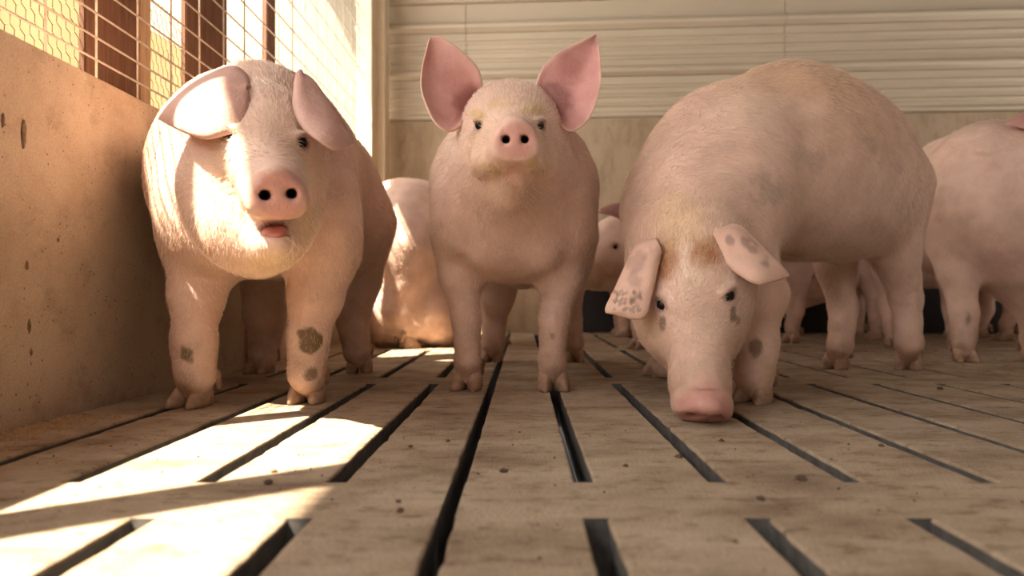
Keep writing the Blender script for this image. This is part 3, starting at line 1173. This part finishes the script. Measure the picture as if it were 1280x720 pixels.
# ---------------------------------------------------------------- pig beside the left wall
def mk1():
    S, H = (-0.60, 1.54), (-0.64, 2.12)
    body = [(-0.05, 0, .49, .17, .215, .225, .07), (-0.30, 0, .51, .32, .215, .245, .09), (-0.58, 0, .52, .18, .19, .22, .09),
            (0.08, 0, .40, .10, .14, .13, .07)]
    f1, f2 = G(240, 508), G(384, 503)
    h1, h2 = G(326, 466), G(449, 465)
    legs = [
        leg([P(255, 310, 1.53), P(246, 372, 1.50), P(242, 428, 1.48), P(243, 470, 1.47), f1 + [0, 0.01, .035]], [.080, .050, .040, .036, .034], YAW_CAM - .25),
        leg([P(400, 318, 1.54), P(394, 372, 1.53), P(385, 426, 1.52), P(383, 468, 1.51), f2 + [0, 0.01, .035]], [.080, .053, .038, .033, .033], YAW_CAM + .0),
        leg([(-.70, 2.08, .42), P(332, 392, 2.14), P(333, 420, 2.16), P(330, 445, 2.14), h1 + [0, .01, .035]], [.13, .062, .042, .036, .034], YAW_CAM - .3,
            ham=[((-.715, 2.08, .46), (.15, .085, .19), .07)]),
        leg([(-.50, 2.08, .42), P(445, 350, 2.14), P(441, 400, 2.16), P(446, 440, 2.12), h2 + [0, .01, .035]], [.13, .07, .046, .036, .034], YAW_CAM + .1,
            ham=[((-.50, 2.06, .46), (.15, .085, .19), .07)]),
    ]
    hc = P(322, 172, 1.36)
    sn = P(347, 243, 1.135)
    F = sn - hc
    head = dict(c=hc, F=F + np.array([0, 0, .0]), U=(0.0, -.3, 1), s=1.0, jowl=1.1, jk=.04, dr=(.031, .028), yellow=0.55, dn=(1, 0, .28),
                neck=[(P(325, 150, 1.46), np.array([-.59, 1.64, .55]), .115, .18, .07)])
    # distance of the disc from head centre
    d = np.linalg.norm(F)
    head['disc'] = (d, 0.0)
    A = [P(318, 118, 1.355), P(310, 95, 1.38), P(290, 85, 1.38), P(255, 100, 1.36), P(222, 125, 1.33), P(198, 149, 1.30)]
    B = [P(316, 140, 1.32), P(308, 160, 1.29), P(283, 169, 1.26), P(255, 174, 1.25), P(228, 165, 1.27), P(198, 149, 1.30)]
    A = [P(*q) for q in ((316, 118, 1.30), (308, 95, 1.33), (290, 85, 1.34), (255, 100, 1.31), (222, 125, 1.28), (198, 149, 1.26))]
    B = [P(*q) for q in ((312, 140, 1.25), (306, 160, 1.22), (283, 169, 1.20), (255, 174, 1.19), (228, 165, 1.21), (198, 149, 1.26))]
    A2 = [P(368, 98, 1.40), P(385, 102, 1.37), P(405, 125, 1.36), P(425, 152, 1.33), P(443, 180, 1.29)]
    B2 = [P(368, 108, 1.31), P(367, 135, 1.27), P(378, 160, 1.24), P(400, 178, 1.22), P(422, 189, 1.24), P(443, 180, 1.29)]
    ears = [dict(A=A, B=B, bulge=.028, th=.008, c_front=np.array([.58, .35, .30]), c_back=EARIN, seed=1),
            dict(A=A2, B=B2, bulge=.022, th=.008, c_front=np.array([.58, .35, .30]), c_back=EARIN, seed=2)]
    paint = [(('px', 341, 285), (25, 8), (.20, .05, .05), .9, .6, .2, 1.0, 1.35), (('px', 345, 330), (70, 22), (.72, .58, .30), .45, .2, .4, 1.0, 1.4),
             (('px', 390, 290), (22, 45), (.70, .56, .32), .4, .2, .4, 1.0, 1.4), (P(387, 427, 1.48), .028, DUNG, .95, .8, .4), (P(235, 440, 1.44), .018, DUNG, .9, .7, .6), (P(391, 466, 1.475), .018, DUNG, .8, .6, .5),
             (P(228, 492, 1.43), .03, DUNG, .6, .3, .5)]
    def ex(Fd, HP, HR):
        # heavy round jowls
        Fd.ell(P(414, 275, 1.52), (.065, .08, .13), None, .028)
        Fd.ell(P(316, 235, 1.34), (.135, .115, .135), None, .018)
        Fd.ell(P(318, 282, 1.31), (.105, .10, .088), None, .03)
    def late(Fd, HP, HR):
        Fd.cone(P(325, 305, 1.30), P(344, 303, 1.185), .055, .026, .03)
        Fd.ell(P(341, 285, 1.15), (.037, .055, .0125), None, .008, True)
    r = pig('large pale pig by the left concrete wall, ears flopped, sunlit cheek, mouth slightly open', S, H, body, legs, head, ears, paint,
            res=.0048, hair=60000, seed=11, extra=ex, mouth=(), late=late, eyes_px=[(284, 168, 1.1, 1.6), (379, 178, 1.1, 1.6)])
    tg = sphere_mesh('tongue', .02, 1.4, 1.0, .45)
    o = link('tongue', tg, M['tongue'], r)
    HR = rot_frame(head['F'], head['U'])
    c = P(343, 290, 1.185)
    o.location = tuple(c - np.array(r.location))
    o.rotation_euler = (0.2, 0.3, math.atan2(HR[0][1], HR[0][0]))
    return r
mk1()


# ---------------------------------------------------------------- pig in the middle, nose up, ears pricked
def mk2():
    S, H = (-0.025, 1.76), (0.02, 2.44)
    body = [(-0.02, 0, .485, .18, .195, .195, .08), (-0.32, 0, .50, .32, .205, .215, .10), (-0.66, 0, .50, .19, .185, .20, .10),
            (0.06, 0, .44, .12, .135, .12, .07), (-.30, 0, .29, .16, .05, .045, .05)]
    f1, f2 = G(584, 487), G(691, 488)
    h1, h2 = G(616, 452), G(716, 452)
    legs = [
        leg([P(580, 300, 1.76), P(576, 345, 1.75), P(583, 400, 1.745), P(585, 452, 1.74), f1 + [0, .01, .035]], [.080, .050, .031, .029, .030], YAW_CAM - .15),
        leg([P(700, 300, 1.75), P(700, 345, 1.74), P(693, 400, 1.73), P(690, 452, 1.72), f2 + [0, .01, .035]], [.080, .050, .031, .029, .030], YAW_CAM + .1),
        leg([(-.08, 2.40, .42), P(621, 372, 2.45), P(618, 400, 2.48), P(617, 430, 2.46), h1 + [0, .01, .035]], [.11, .055, .038, .033, .033], YAW_CAM - .1,
            ham=[((-.08, 2.42, .44), (.14, .08, .18), .07)]),
        leg([(.14, 2.40, .42), P(706, 372, 2.45), P(712, 400, 2.48), P(716, 430, 2.46), h2 + [0, .01, .035]], [.11, .055, .038, .033, .033], YAW_CAM + .1,
            ham=[((.13, 2.42, .44), (.14, .08, .18), .07)]),
    ]
    hc = P(640, 165, 1.575)
    sn = P(644, 176, 1.375)
    F = sn - hc
    head = dict(c=hc, F=F, U=(0, -.1, 1), s=.90, jowl=.95, yellow=0.4, dn=(1, 0, .20), dr=(.038, .037), mr=.042,
                neck=[(P(640, 190, 1.61), np.array([-.025, 1.78, .50]), .105, .18, .08), (P(641, 215, 1.58), np.array([-.025, 1.72, .42]), .10, .15, .08)])
    head['disc'] = (np.linalg.norm(F) / .90, 0.0)
    A = [P(604, 112, 1.60), P(597, 85, 1.59), P(575, 62, 1.58), P(552, 47, 1.58), P(538, 45, 1.58)]
    B = [P(588, 140, 1.57), P(567, 163, 1.53), P(545, 155, 1.52), P(528, 118, 1.54), P(527, 90, 1.56), P(533, 62, 1.57), P(538, 45, 1.58)]
    A2 = [P(670, 108, 1.60), P(680, 82, 1.59), P(705, 62, 1.58), P(730, 50, 1.58), P(746, 42, 1.58)]
    B2 = [P(688, 140, 1.57), P(703, 158, 1.53), P(718, 163, 1.52), P(738, 145, 1.53), P(750, 108, 1.55), P(750, 75, 1.57), P(746, 42, 1.58)]
    ears = [dict(A=A, B=B, bulge=-.040, th=.008, c_front=EARIN, c_back=EAROUT, seed=3, spots=[((590, 128), 30, (.26, .09, .08), .85), ((568, 100), 26, (.46, .20, .18), .6), ((575, 148), 8, (.36, .15, .13), .5)]),
            dict(A=A2, B=B2, bulge=-.040, th=.008, c_front=EARIN * [1, .95, .97], c_back=EAROUT, seed=4, spots=[((692, 126), 32, (.24, .09, .08), .85), ((712, 90), 26, (.46, .20, .18), .6), ((744, 50), 10, (.35, .18, .16), .6)])]
    Y1 = (0.62, 0.42, 0.14)
    paint = [(('px', 595, 142), (16, 9), Y1, .7, .2, .5), (('px', 668, 138), (20, 9), Y1, .7, .2, .5), (('px', 630, 128), (40, 8), Y1, .35, .2, .6),
             (('px', 608, 207), (16, 6), Y1, .7, .3, .5), (('px', 622, 215), (9, 14), Y1, .7, .3, .5), (('px', 668, 208), (9, 16), Y1, .6, .3, .5),
             (('px', 644, 222), (22, 20), (.66, .36, .28), .6, .4, .3), (('px', 592, 180), (10, 20), (.70, .50, .34), .4, .2, .4),
             (('px', 690, 420), (5, 6), DUNG, .6, .5, .5), (('px', 640, 300), (60, 40), (.72, .45, .37), .35, .2, .4),
             (('px', 580, 318), (22, 5), (.62, .32, .27), .5, .2, .5)]
    def ex(Fd, HP, HR):
        Fd.ell(HP(.06, 0, -.105), (.075, .075, .07), None, .05)
        for (u, v, Y, r, k) in ((572, 268, 1.71, (.055, .08, .10), .03), (708, 268, 1.71, (.055, .08, .10), .03),
                                (612, 306, 1.655, (.052, .05, .058), .025), (670, 306, 1.655, (.052, .05, .058), .025),
                                (642, 252, 1.585, (.062, .05, .05), .03)):
            Fd.ell(P(u, v, Y), r, None, k)
        Fd.cone(P(629, 198, 1.405), P(604, 204, 1.465), .024, .026, .02)
        Fd.cone(P(661, 198, 1.405), P(679, 206, 1.465), .024, .026, .02)
        Fd.cone(P(645, 235, 1.49), P(645, 222, 1.435), .036, .022, .03)
        Fd.cone(P(645, 201, 1.385), P(624, 213, 1.415), .004, .0045, .006, True)
        Fd.cone(P(645, 201, 1.385), P(668, 213, 1.415), .004, .0045, .006, True)
        Fd.cone(P(624, 213, 1.415), P(603, 211, 1.455), .0045, .003, .006, True)
        Fd.cone(P(668, 213, 1.415), P(682, 213, 1.455), .0045, .003, .006, True)
        Fd.ell(P(638, 150, 1.60), (.096, .08, .080), None, .04)
    pig('pink pig in the middle facing the camera with pricked ears and raised snout', S, H, body, legs, head, ears, paint, res=.0048, hair=55000,
        seed=21, extra=ex, eyes_px=[(598, 157, 1.3, 1.7), (676, 157, 1.3, 1.7)])
mk2()


# ---------------------------------------------------------------- pig on the right sniffing the floor
def mk3():
    S, H = (0.46, 1.74), (0.96, 2.10)
    body = [(0.00, 0, .455, .17, .18, .185, .10), (-0.34, 0, .585, .31, .210, .265, .14), (-0.60, 0, .565, .17, .17, .225, .16),
            (0.10, 0, .42, .13, .14, .14, .08)]
    f1 = G(940, 503)
    f2 = G(822, 470)
    h1, h2 = G(1043, 461), G(1134, 462)
    yaw = math.atan2(-.39, -.57)
    legs = [
        leg([P(905, 300, 1.62), P(950, 370, 1.58), P(948, 430, 1.56), P(942, 470, 1.54), f1 + [0.01, 0.01, .035]], [.10, .056, .038, .035, .034], yaw + .25),
        leg([P(850, 300, 1.90), P(846, 370, 1.93), P(842, 420, 1.95), P(832, 455, 1.95), f2 + [.01, .01, .035]], [.10, .06, .04, .034, .034], yaw),
        leg([P(1040, 280, 2.22), P(1044, 330, 2.22), P(1054, 385, 2.24), P(1050, 432, 2.20), h1 + [.01, .01, .035]], [.12, .058, .039, .034, .034], yaw + .1),
        leg([P(1106, 240, 2.12), P(1118, 310, 2.12), P(1132, 375, 2.17), P(1136, 430, 2.14), h2 + [.01, .01, .035]], [.13, .070, .042, .035, .035], yaw + .35,
            ham=[(P(1106, 235, 2.07), (.14, .085, .19), .035)]),
    ]
    hc = P(866, 347, 1.50)
    sn = P(880, 508, 1.285)
    F = sn - hc
    head = dict(c=hc, F=F, U=(0.0, -1, .6), s=1.10, jowl=.72, yellow=0.3, dn=(1, 0, -.38), dr=(.032, .026), mr=.031,
                neck=[(P(862, 320, 1.56), np.array([.44, 1.72, .45]), .125, .155, .08), (P(858, 300, 1.58), np.array([.46, 1.78, .50]), .10, .15, .08)])
    head['disc'] = (np.linalg.norm(F) / 1.10, 0.0)
    A = [P(822, 303, 1.45), P(797, 308, 1.44), P(781, 335, 1.42), P(768, 362, 1.40), P(758, 383, 1.38), P(757, 391, 1.38)]
    B = [P(826, 318, 1.40), P(820, 345, 1.38), P(814, 372, 1.37), P(807, 396, 1.36), P(790, 399, 1.36), P(772, 394, 1.37), P(757, 391, 1.38)]
    A2 = [P(890, 290, 1.45), P(918, 283, 1.45), P(940, 298, 1.43), P(962, 322, 1.41), P(987, 345, 1.38)]
    B2 = [P(886, 308, 1.40), P(905, 328, 1.37), P(925, 345, 1.35), P(948, 356, 1.34), P(968, 352, 1.36), P(987, 345, 1.38)]
    GR = (0.42, 0.27, 0.24)
    sp1 = [((795, 330), 15, GR, .55), ((792, 350), 13, GR, .55), ((800, 318), 9, GR, .4)] + \
          [((random.uniform(766, 806), random.uniform(364, 390)), random.uniform(2, 3.5), (.24, .16, .13), .6) for _ in range(45)]
    sp2 = [((913, 300), 8, GR, .8), ((932, 303), 9, GR, .8), ((941, 312), 8, GR, .7), ((957, 328), 8, GR, .8)]
    ears = [dict(A=A, B=B, bulge=.022, th=.008, c_front=EAROUT * 1.03, c_back=EARIN, seed=5, spots=sp1),
            dict(A=A2, B=B2, bulge=.022, th=.008, c_front=EAROUT * 1.03, c_back=EARIN, seed=6, spots=sp2)]
    RU = (0.44, 0.19, 0.085)
    DK = (0.14, 0.09, 0.06)
    paint = [(('px', 830, 326), (26, 34), RU, 1.0, .4, .3), (('px', 882, 320), (32, 28), RU, .95, .4, .35), (('px', 868, 336), (45, 22), WHITE, .35, .2, .3),
             (('px', 857, 312), (8, 30), WHITE, .85, .5, .3), (('px', 866, 352), (30, 30), WHITE, .45, .2, .3),
             (('px', 829, 403), (5, 12), DK, .7, .4, .5), (('px', 916, 392), (5, 12), DK, .75, .4, .5), (('px', 922, 402), (5, 8), DK, .6, .4, .5),
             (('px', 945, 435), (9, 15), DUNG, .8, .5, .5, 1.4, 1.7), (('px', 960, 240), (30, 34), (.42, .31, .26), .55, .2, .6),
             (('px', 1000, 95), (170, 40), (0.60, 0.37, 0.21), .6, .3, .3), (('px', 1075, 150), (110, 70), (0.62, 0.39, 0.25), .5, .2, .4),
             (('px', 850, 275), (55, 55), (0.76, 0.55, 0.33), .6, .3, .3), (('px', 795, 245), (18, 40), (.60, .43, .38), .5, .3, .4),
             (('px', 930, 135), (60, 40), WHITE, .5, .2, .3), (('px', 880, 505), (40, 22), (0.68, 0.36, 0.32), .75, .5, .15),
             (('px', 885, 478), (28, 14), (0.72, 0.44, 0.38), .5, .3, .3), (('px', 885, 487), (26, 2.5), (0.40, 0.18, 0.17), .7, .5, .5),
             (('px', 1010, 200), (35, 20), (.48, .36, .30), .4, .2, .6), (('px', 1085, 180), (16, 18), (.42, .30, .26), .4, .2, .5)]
    def ex(Fd, HP, HR):
        Fd.ell(HP(.02, 0, .02), np.array([.10, .095, .09]), HR, .05)
        Fd.ell(P(900, 182, 1.80), (.13, .13, .13), None, .12)
        Fd.ell(P(928, 240, 1.665), (.10, .09, .17), None, .035)          # shoulder blade
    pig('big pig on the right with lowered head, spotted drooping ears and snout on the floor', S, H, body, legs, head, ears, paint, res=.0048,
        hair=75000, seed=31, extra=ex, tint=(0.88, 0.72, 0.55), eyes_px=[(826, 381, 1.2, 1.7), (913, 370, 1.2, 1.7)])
mk3()


# ---------------------------------------------------------------- pigs further back
def back_pig(label, S, H, s=1.0, headc=None, headF=(0, -1, -.3), headU=(0, 0, 1), hsc=1.0, seed=0, tone=1.0, hair=9000, paint=(), earcol=None, res=.011,
             legsup=True, extra=None, eyes=True, feet=None, ear_kind='flop', belly=.0, ears=None):
    S = np.array([S[0], S[1], 0.0])
    H = np.array([H[0], H[1], 0.0])
    fw = nrm(S - H)
    lf = np.array([-fw[1], fw[0], 0])
    L = np.linalg.norm(S - H)
    body = [(0, 0, .50 * s, .20 * s, .205 * s, .225 * s, .08), (-L * .48, 0, (.51 - belly) * s, .34 * s, .225 * s, (.245 + belly * .5) * s, .10),
            (-L, 0, .525 * s, .19 * s, .195 * s, .225 * s, .10), (.10 * s, 0, .44 * s, .12 * s, .14 * s, .14 * s, .08)]
    yaw = math.atan2(fw[1], fw[0])
    legs = []
    for i, (base, sd) in enumerate(((S, 1), (S, -1), (H, 1), (H, -1))):
        q = base + lf * (.115 * s * sd)
        ft = feet[i] if feet and feet[i] is not None else q + fw * (.0 if i < 2 else -.02)
        ft = np.array([ft[0], ft[1], 0.0])
        hind = i >= 2
        kn = (q + ft) / 2 + np.array([0, 0, .27 * s]) - (fw * .03 if hind else 0)
        an = ft + np.array([0, 0, .15 * s]) - (fw * .03 if hind else 0)
        legs.append(leg([q + np.array([0, 0, .42 * s]), kn, an, ft + np.array([0, 0, .08]), ft + np.array([0, 0, .035])],
                        [(.13 if hind else .10) * s, .055 * s, .036 * s, .032 * s, .033], yaw, hs=1.0))
        if hind:
            legs[-1]['ham'] = [(q + np.array([0, 0, .45 * s]), (.15 * s, .085 * s, .19 * s), .07)]
    hc = np.asarray(headc) if headc is not None else S + fw * .30 * s + np.array([0, 0, .52 * s])
    head = dict(c=hc, F=headF, U=headU, s=hsc, neck=[(hc, S + np.array([0, 0, .54 * s]), .12 * hsc, .19 * s, .08)], yellow=.3)
    HR = rot_frame(headF, headU)
    def HP(x, y_, z): return hc + hsc * (x * HR[0] + y_ * HR[1] + z * HR[2])
    own = ears is None
    ears = ears or []
    for sd in ((-1, 1) if own else ()):
        if ear_kind == 'flop':
            A = [HP(-.03, .06 * sd, .085), HP(-.04, .10 * sd, .12), HP(-.01, .16 * sd, .11), HP(.05, .20 * sd, .06), HP(.10, .21 * sd, .02)]
            B = [HP(.02, .075 * sd, .07), HP(.05, .10 * sd, .075), HP(.09, .13 * sd, .05), HP(.11, .17 * sd, .03), HP(.10, .21 * sd, .02)]
        else:
            A = [HP(.02, .05 * sd, .085), HP(.02, .06 * sd, .15), HP(.01, .09 * sd, .20), HP(-.01, .14 * sd, .24)]
            B = [HP(-.02, .09 * sd, .05), HP(-.02, .15 * sd, .10), HP(-.02, .17 * sd, .16), HP(-.01, .14 * sd, .24)]
        ears.append(dict(A=A, B=B, bulge=.015, th=.010, c_front=EAROUT * [.9, .8, .8], c_back=EARIN, seed=seed + 2 + sd, face=tuple(HR[0] + HR[2])))
    return pig(label, S, H, body, legs, head, ears, paint, res=res, hair=hair, seed=seed, tone=tone, extra=extra)


# face between the middle pig and the sniffing pig; body runs off behind the sniffing pig
back_pig('pig behind with shaded face looking out between the middle pig and the sniffing pig', (0.66, 3.10), (1.20, 3.52), 1.0,
         headc=P(772, 312, 2.92), headF=(-.75, -.62, -.32), hsc=1.05, seed=41, feet=[G(800, 436), None, None, None],
         paint=[(P(748, 340, 2.75), .12, (.55, .33, .20), .5, .2, .4)],
         ears=[dict(A=[P(800, 252, 2.80), P(778, 255, 2.74), P(762, 256, 2.70), P(750, 261, 2.68), P(747, 266, 2.68)],
                    B=[P(800, 274, 2.74), P(780, 276, 2.70), P(768, 271, 2.68), P(757, 268, 2.67), P(747, 266, 2.68)],
                    bulge=.02, th=.012, c_front=EARIN * .8, c_back=EARIN, seed=9),
               dict(A=[P(800, 246, 2.98), P(822, 240, 3.0), P(842, 246, 3.0), P(860, 262, 2.98)],
                    B=[P(804, 256, 2.94), P(822, 266, 2.92), P(845, 270, 2.94), P(860, 262, 2.98)],
                    bulge=.02, th=.012, c_front=EARIN, c_back=EARIN, seed=10)])
# pig at the right edge, shoulder and foreleg showing
def ex6(Fd, HP, HR):
    Fd.ell(P(1290, 315, 2.50), (.18, .24, .19), None, .10)
back_pig('pale pig cut by the right edge, standing with one foreleg forward', (1.64, 2.52), (1.76, 3.15), 1.12,
         headc=P(1395, 225, 2.34), headF=(.75, -.55, -.35), hsc=1.2, seed=51, feet=[None, G(1205, 452), None, None], extra=ex6,
         paint=[(('px', 1225, 193), (14, 5), (.50, .33, .18), .6, .3, .5), (('px', 1210, 397), (7, 9), DUNG, .8, .4, .5),
                (('px', 1175, 250), (12, 40), (.55, .36, .27), .4, .2, .5), (('px', 1262, 325), (30, 25), (.68, .38, .34), .4, .3, .4)],
         ears=[dict(A=[P(1335, 165, 2.42), P(1298, 138, 2.38), P(1275, 143, 2.36), P(1256, 155, 2.34)],
                    B=[P(1335, 190, 2.36), P(1298, 168, 2.33), P(1275, 160, 2.33), P(1256, 155, 2.34)], bulge=.02, th=.012,
                    c_front=EARIN, c_back=EARIN, seed=12),
               dict(A=[P(1360, 165, 2.52), P(1385, 140, 2.5), P(1405, 150, 2.48), P(1420, 175, 2.45)],
                    B=[P(1365, 185, 2.42), P(1385, 185, 2.40), P(1405, 182, 2.42), P(1420, 175, 2.45)], bulge=.02, th=.012,
                    c_front=EARIN, c_back=EARIN, seed=13)])
# pig in the sun behind, between the wall pig and the middle pig, resting on its haunches
def ex4(Fd, HP, HR):
    Fd.ell((-.58, 3.20, .17), (.14, .18, .19), None, .06)
    Fd.ell((-.40, 3.18, .16), (.12, .15, .16), None, .06)
back_pig('sunlit pig resting on its haunches between the wall pig and the middle pig', (-.18, 3.42), (-.54, 3.16), .98,
         headc=(.0, 3.56, .42), headF=(.7, .3, -.6), hsc=.85, seed=61, tone=1.05, extra=ex4,
         feet=[G(556, 433), None, G(508, 432), None])
# far pigs seen mostly as legs
back_pig('pink pig far back, its legs showing under the sniffing pig\'s belly', (1.80, 3.78), (2.42, 3.74), .98,
         headc=(1.52, 3.72, .35), headF=(-.8, -.2, -.6), hsc=1.0, seed=71)
back_pig('pig at the back wall, its feet showing between the middle pig and the sniffing pig', (0.55, 4.0), (1.08, 4.0), .90,
         headc=(.30, 3.98, .42), headF=(-.8, -.1, -.5), hsc=1.0, seed=81)

# ================================================================ debris on the floor
def clod_mesh(seed, r):
    q = random.Random(seed)
    bm = bmesh.new()
    bmesh.ops.create_icosphere(bm, subdivisions=2, radius=r)
    for v in bm.verts:
        n = mnoise.noise(v.co * (1.3 / r) + Vector((seed * 3.1, 0, 0)))
        v.co *= 1 + 0.45 * n
        v.co.z = max(v.co.z * 0.75, -0.25 * r)
    me = bpy.data.meshes.new('dirt_clod')
    bm.to_mesh(me)
    bm.free()
    return me
clods = [((1002, 600), .010, 'largest dark dirt clod on the bare concrete below the right slots'), ((951, 625), .007, 'dark dirt clod on the bare band right of centre'),
         ((1102, 558), .006, 'small dark clod on a slat at the right'), ((1175, 487), .011, 'dark clod lying far right beyond the slot ends'),
         ((849, 572), .008, 'brown clod beside the slot in front of the sniffing snout'), ((782, 583), .005, 'tiny dark clod between the two slots right of centre'),
         ((500, 640), .006, 'dark pellet in shade left of the long middle joint'), ((498, 628), .005, 'smaller dark pellet just behind another left of the joint'),
         ((335, 605), .008, 'dark clod lying in shade by the sunlit patch'), ((630, 590), .008, 'dark clod on the slat right of the long joint'),
         ((513, 559), .005, 'dark pellet right of the sunlit slot'), ((560, 552), .005, 'small scrap of dung on the slat left of the joint'),
         ((902, 552), .006, 'brown crumb clod in front of the pig\'s snout'), ((342, 590), .007, 'pale yellow crumb in the sunlit patch')]
mats = M['clod']
for i, ((u, v), r, lab) in enumerate(clods):
    g = G(u, v)
    r *= 0.7
    me = clod_mesh(i, r)
    o = link('dirt_clod', me, M['crumb'] if 'yellow' in lab else M['clod'], None, (g[0], g[1], 0.24 * r))
    tag(o, lab, 'dirt', 'dirt clods on the slats')


def crumbs(name, pts, mat):
    vs_, fs = [], []
    for (x, y_, r) in pts:
        b_ = len(vs_)
        a0 = random.random() * 6
        for t in range(4):
            a = a0 + t * math.pi / 2
            rr = r * random.uniform(.6, 1.3)
            vs_.append((x + rr * math.cos(a), y_ + rr * math.sin(a), -0.0004))
        vs_.append((x, y_, r * random.uniform(.6, 1.1)))
        for t in range(4):
            fs.append((b_ + t, b_ + (t + 1) % 4, b_ + 4))
    return link(name, mesh(name, vs_, fs), mat)


def on_slot(x):
    for s in left_slots + right_slots + far_slots:
        if abs(x - s) < SLOT / 2 + .004: return True
    return JOINT[0] - .004 < x < JOINT[1] + .004
pts = []
while len(pts) < 420:
    x, y_ = random.uniform(-.70, 1.2), random.uniform(.5, 1.37)
    if on_slot(x) or y_ < abs(x) * 1.1 or (y_ > 1.2 and .22 < x < .45): continue
    pts.append((x, y_, random.choice((.001, .0012, .0015, .002, .003)) * random.uniform(.6, 1.2)))
o = crumbs('dung_crumbs', pts, M['clod'])
tag(o, 'fine dark crumbs scattered over the slats', 'crumbs', kind='stuff')
pts = []
while len(pts) < 2200:
    y_ = random.uniform(.6, 1.37)
    x = WX + abs(random.gauss(0, .045)) + .004
    if x > WX + .15 or (1.38 < y_ < 1.62 and x > -.76): continue
    pts.append((x, y_, random.uniform(.0012, .0042)))
o = crumbs('feed_dust', pts, M['crumb'])
tag(o, 'line of tan feed crumbs along the foot of the left wall', 'crumbs', kind='stuff')
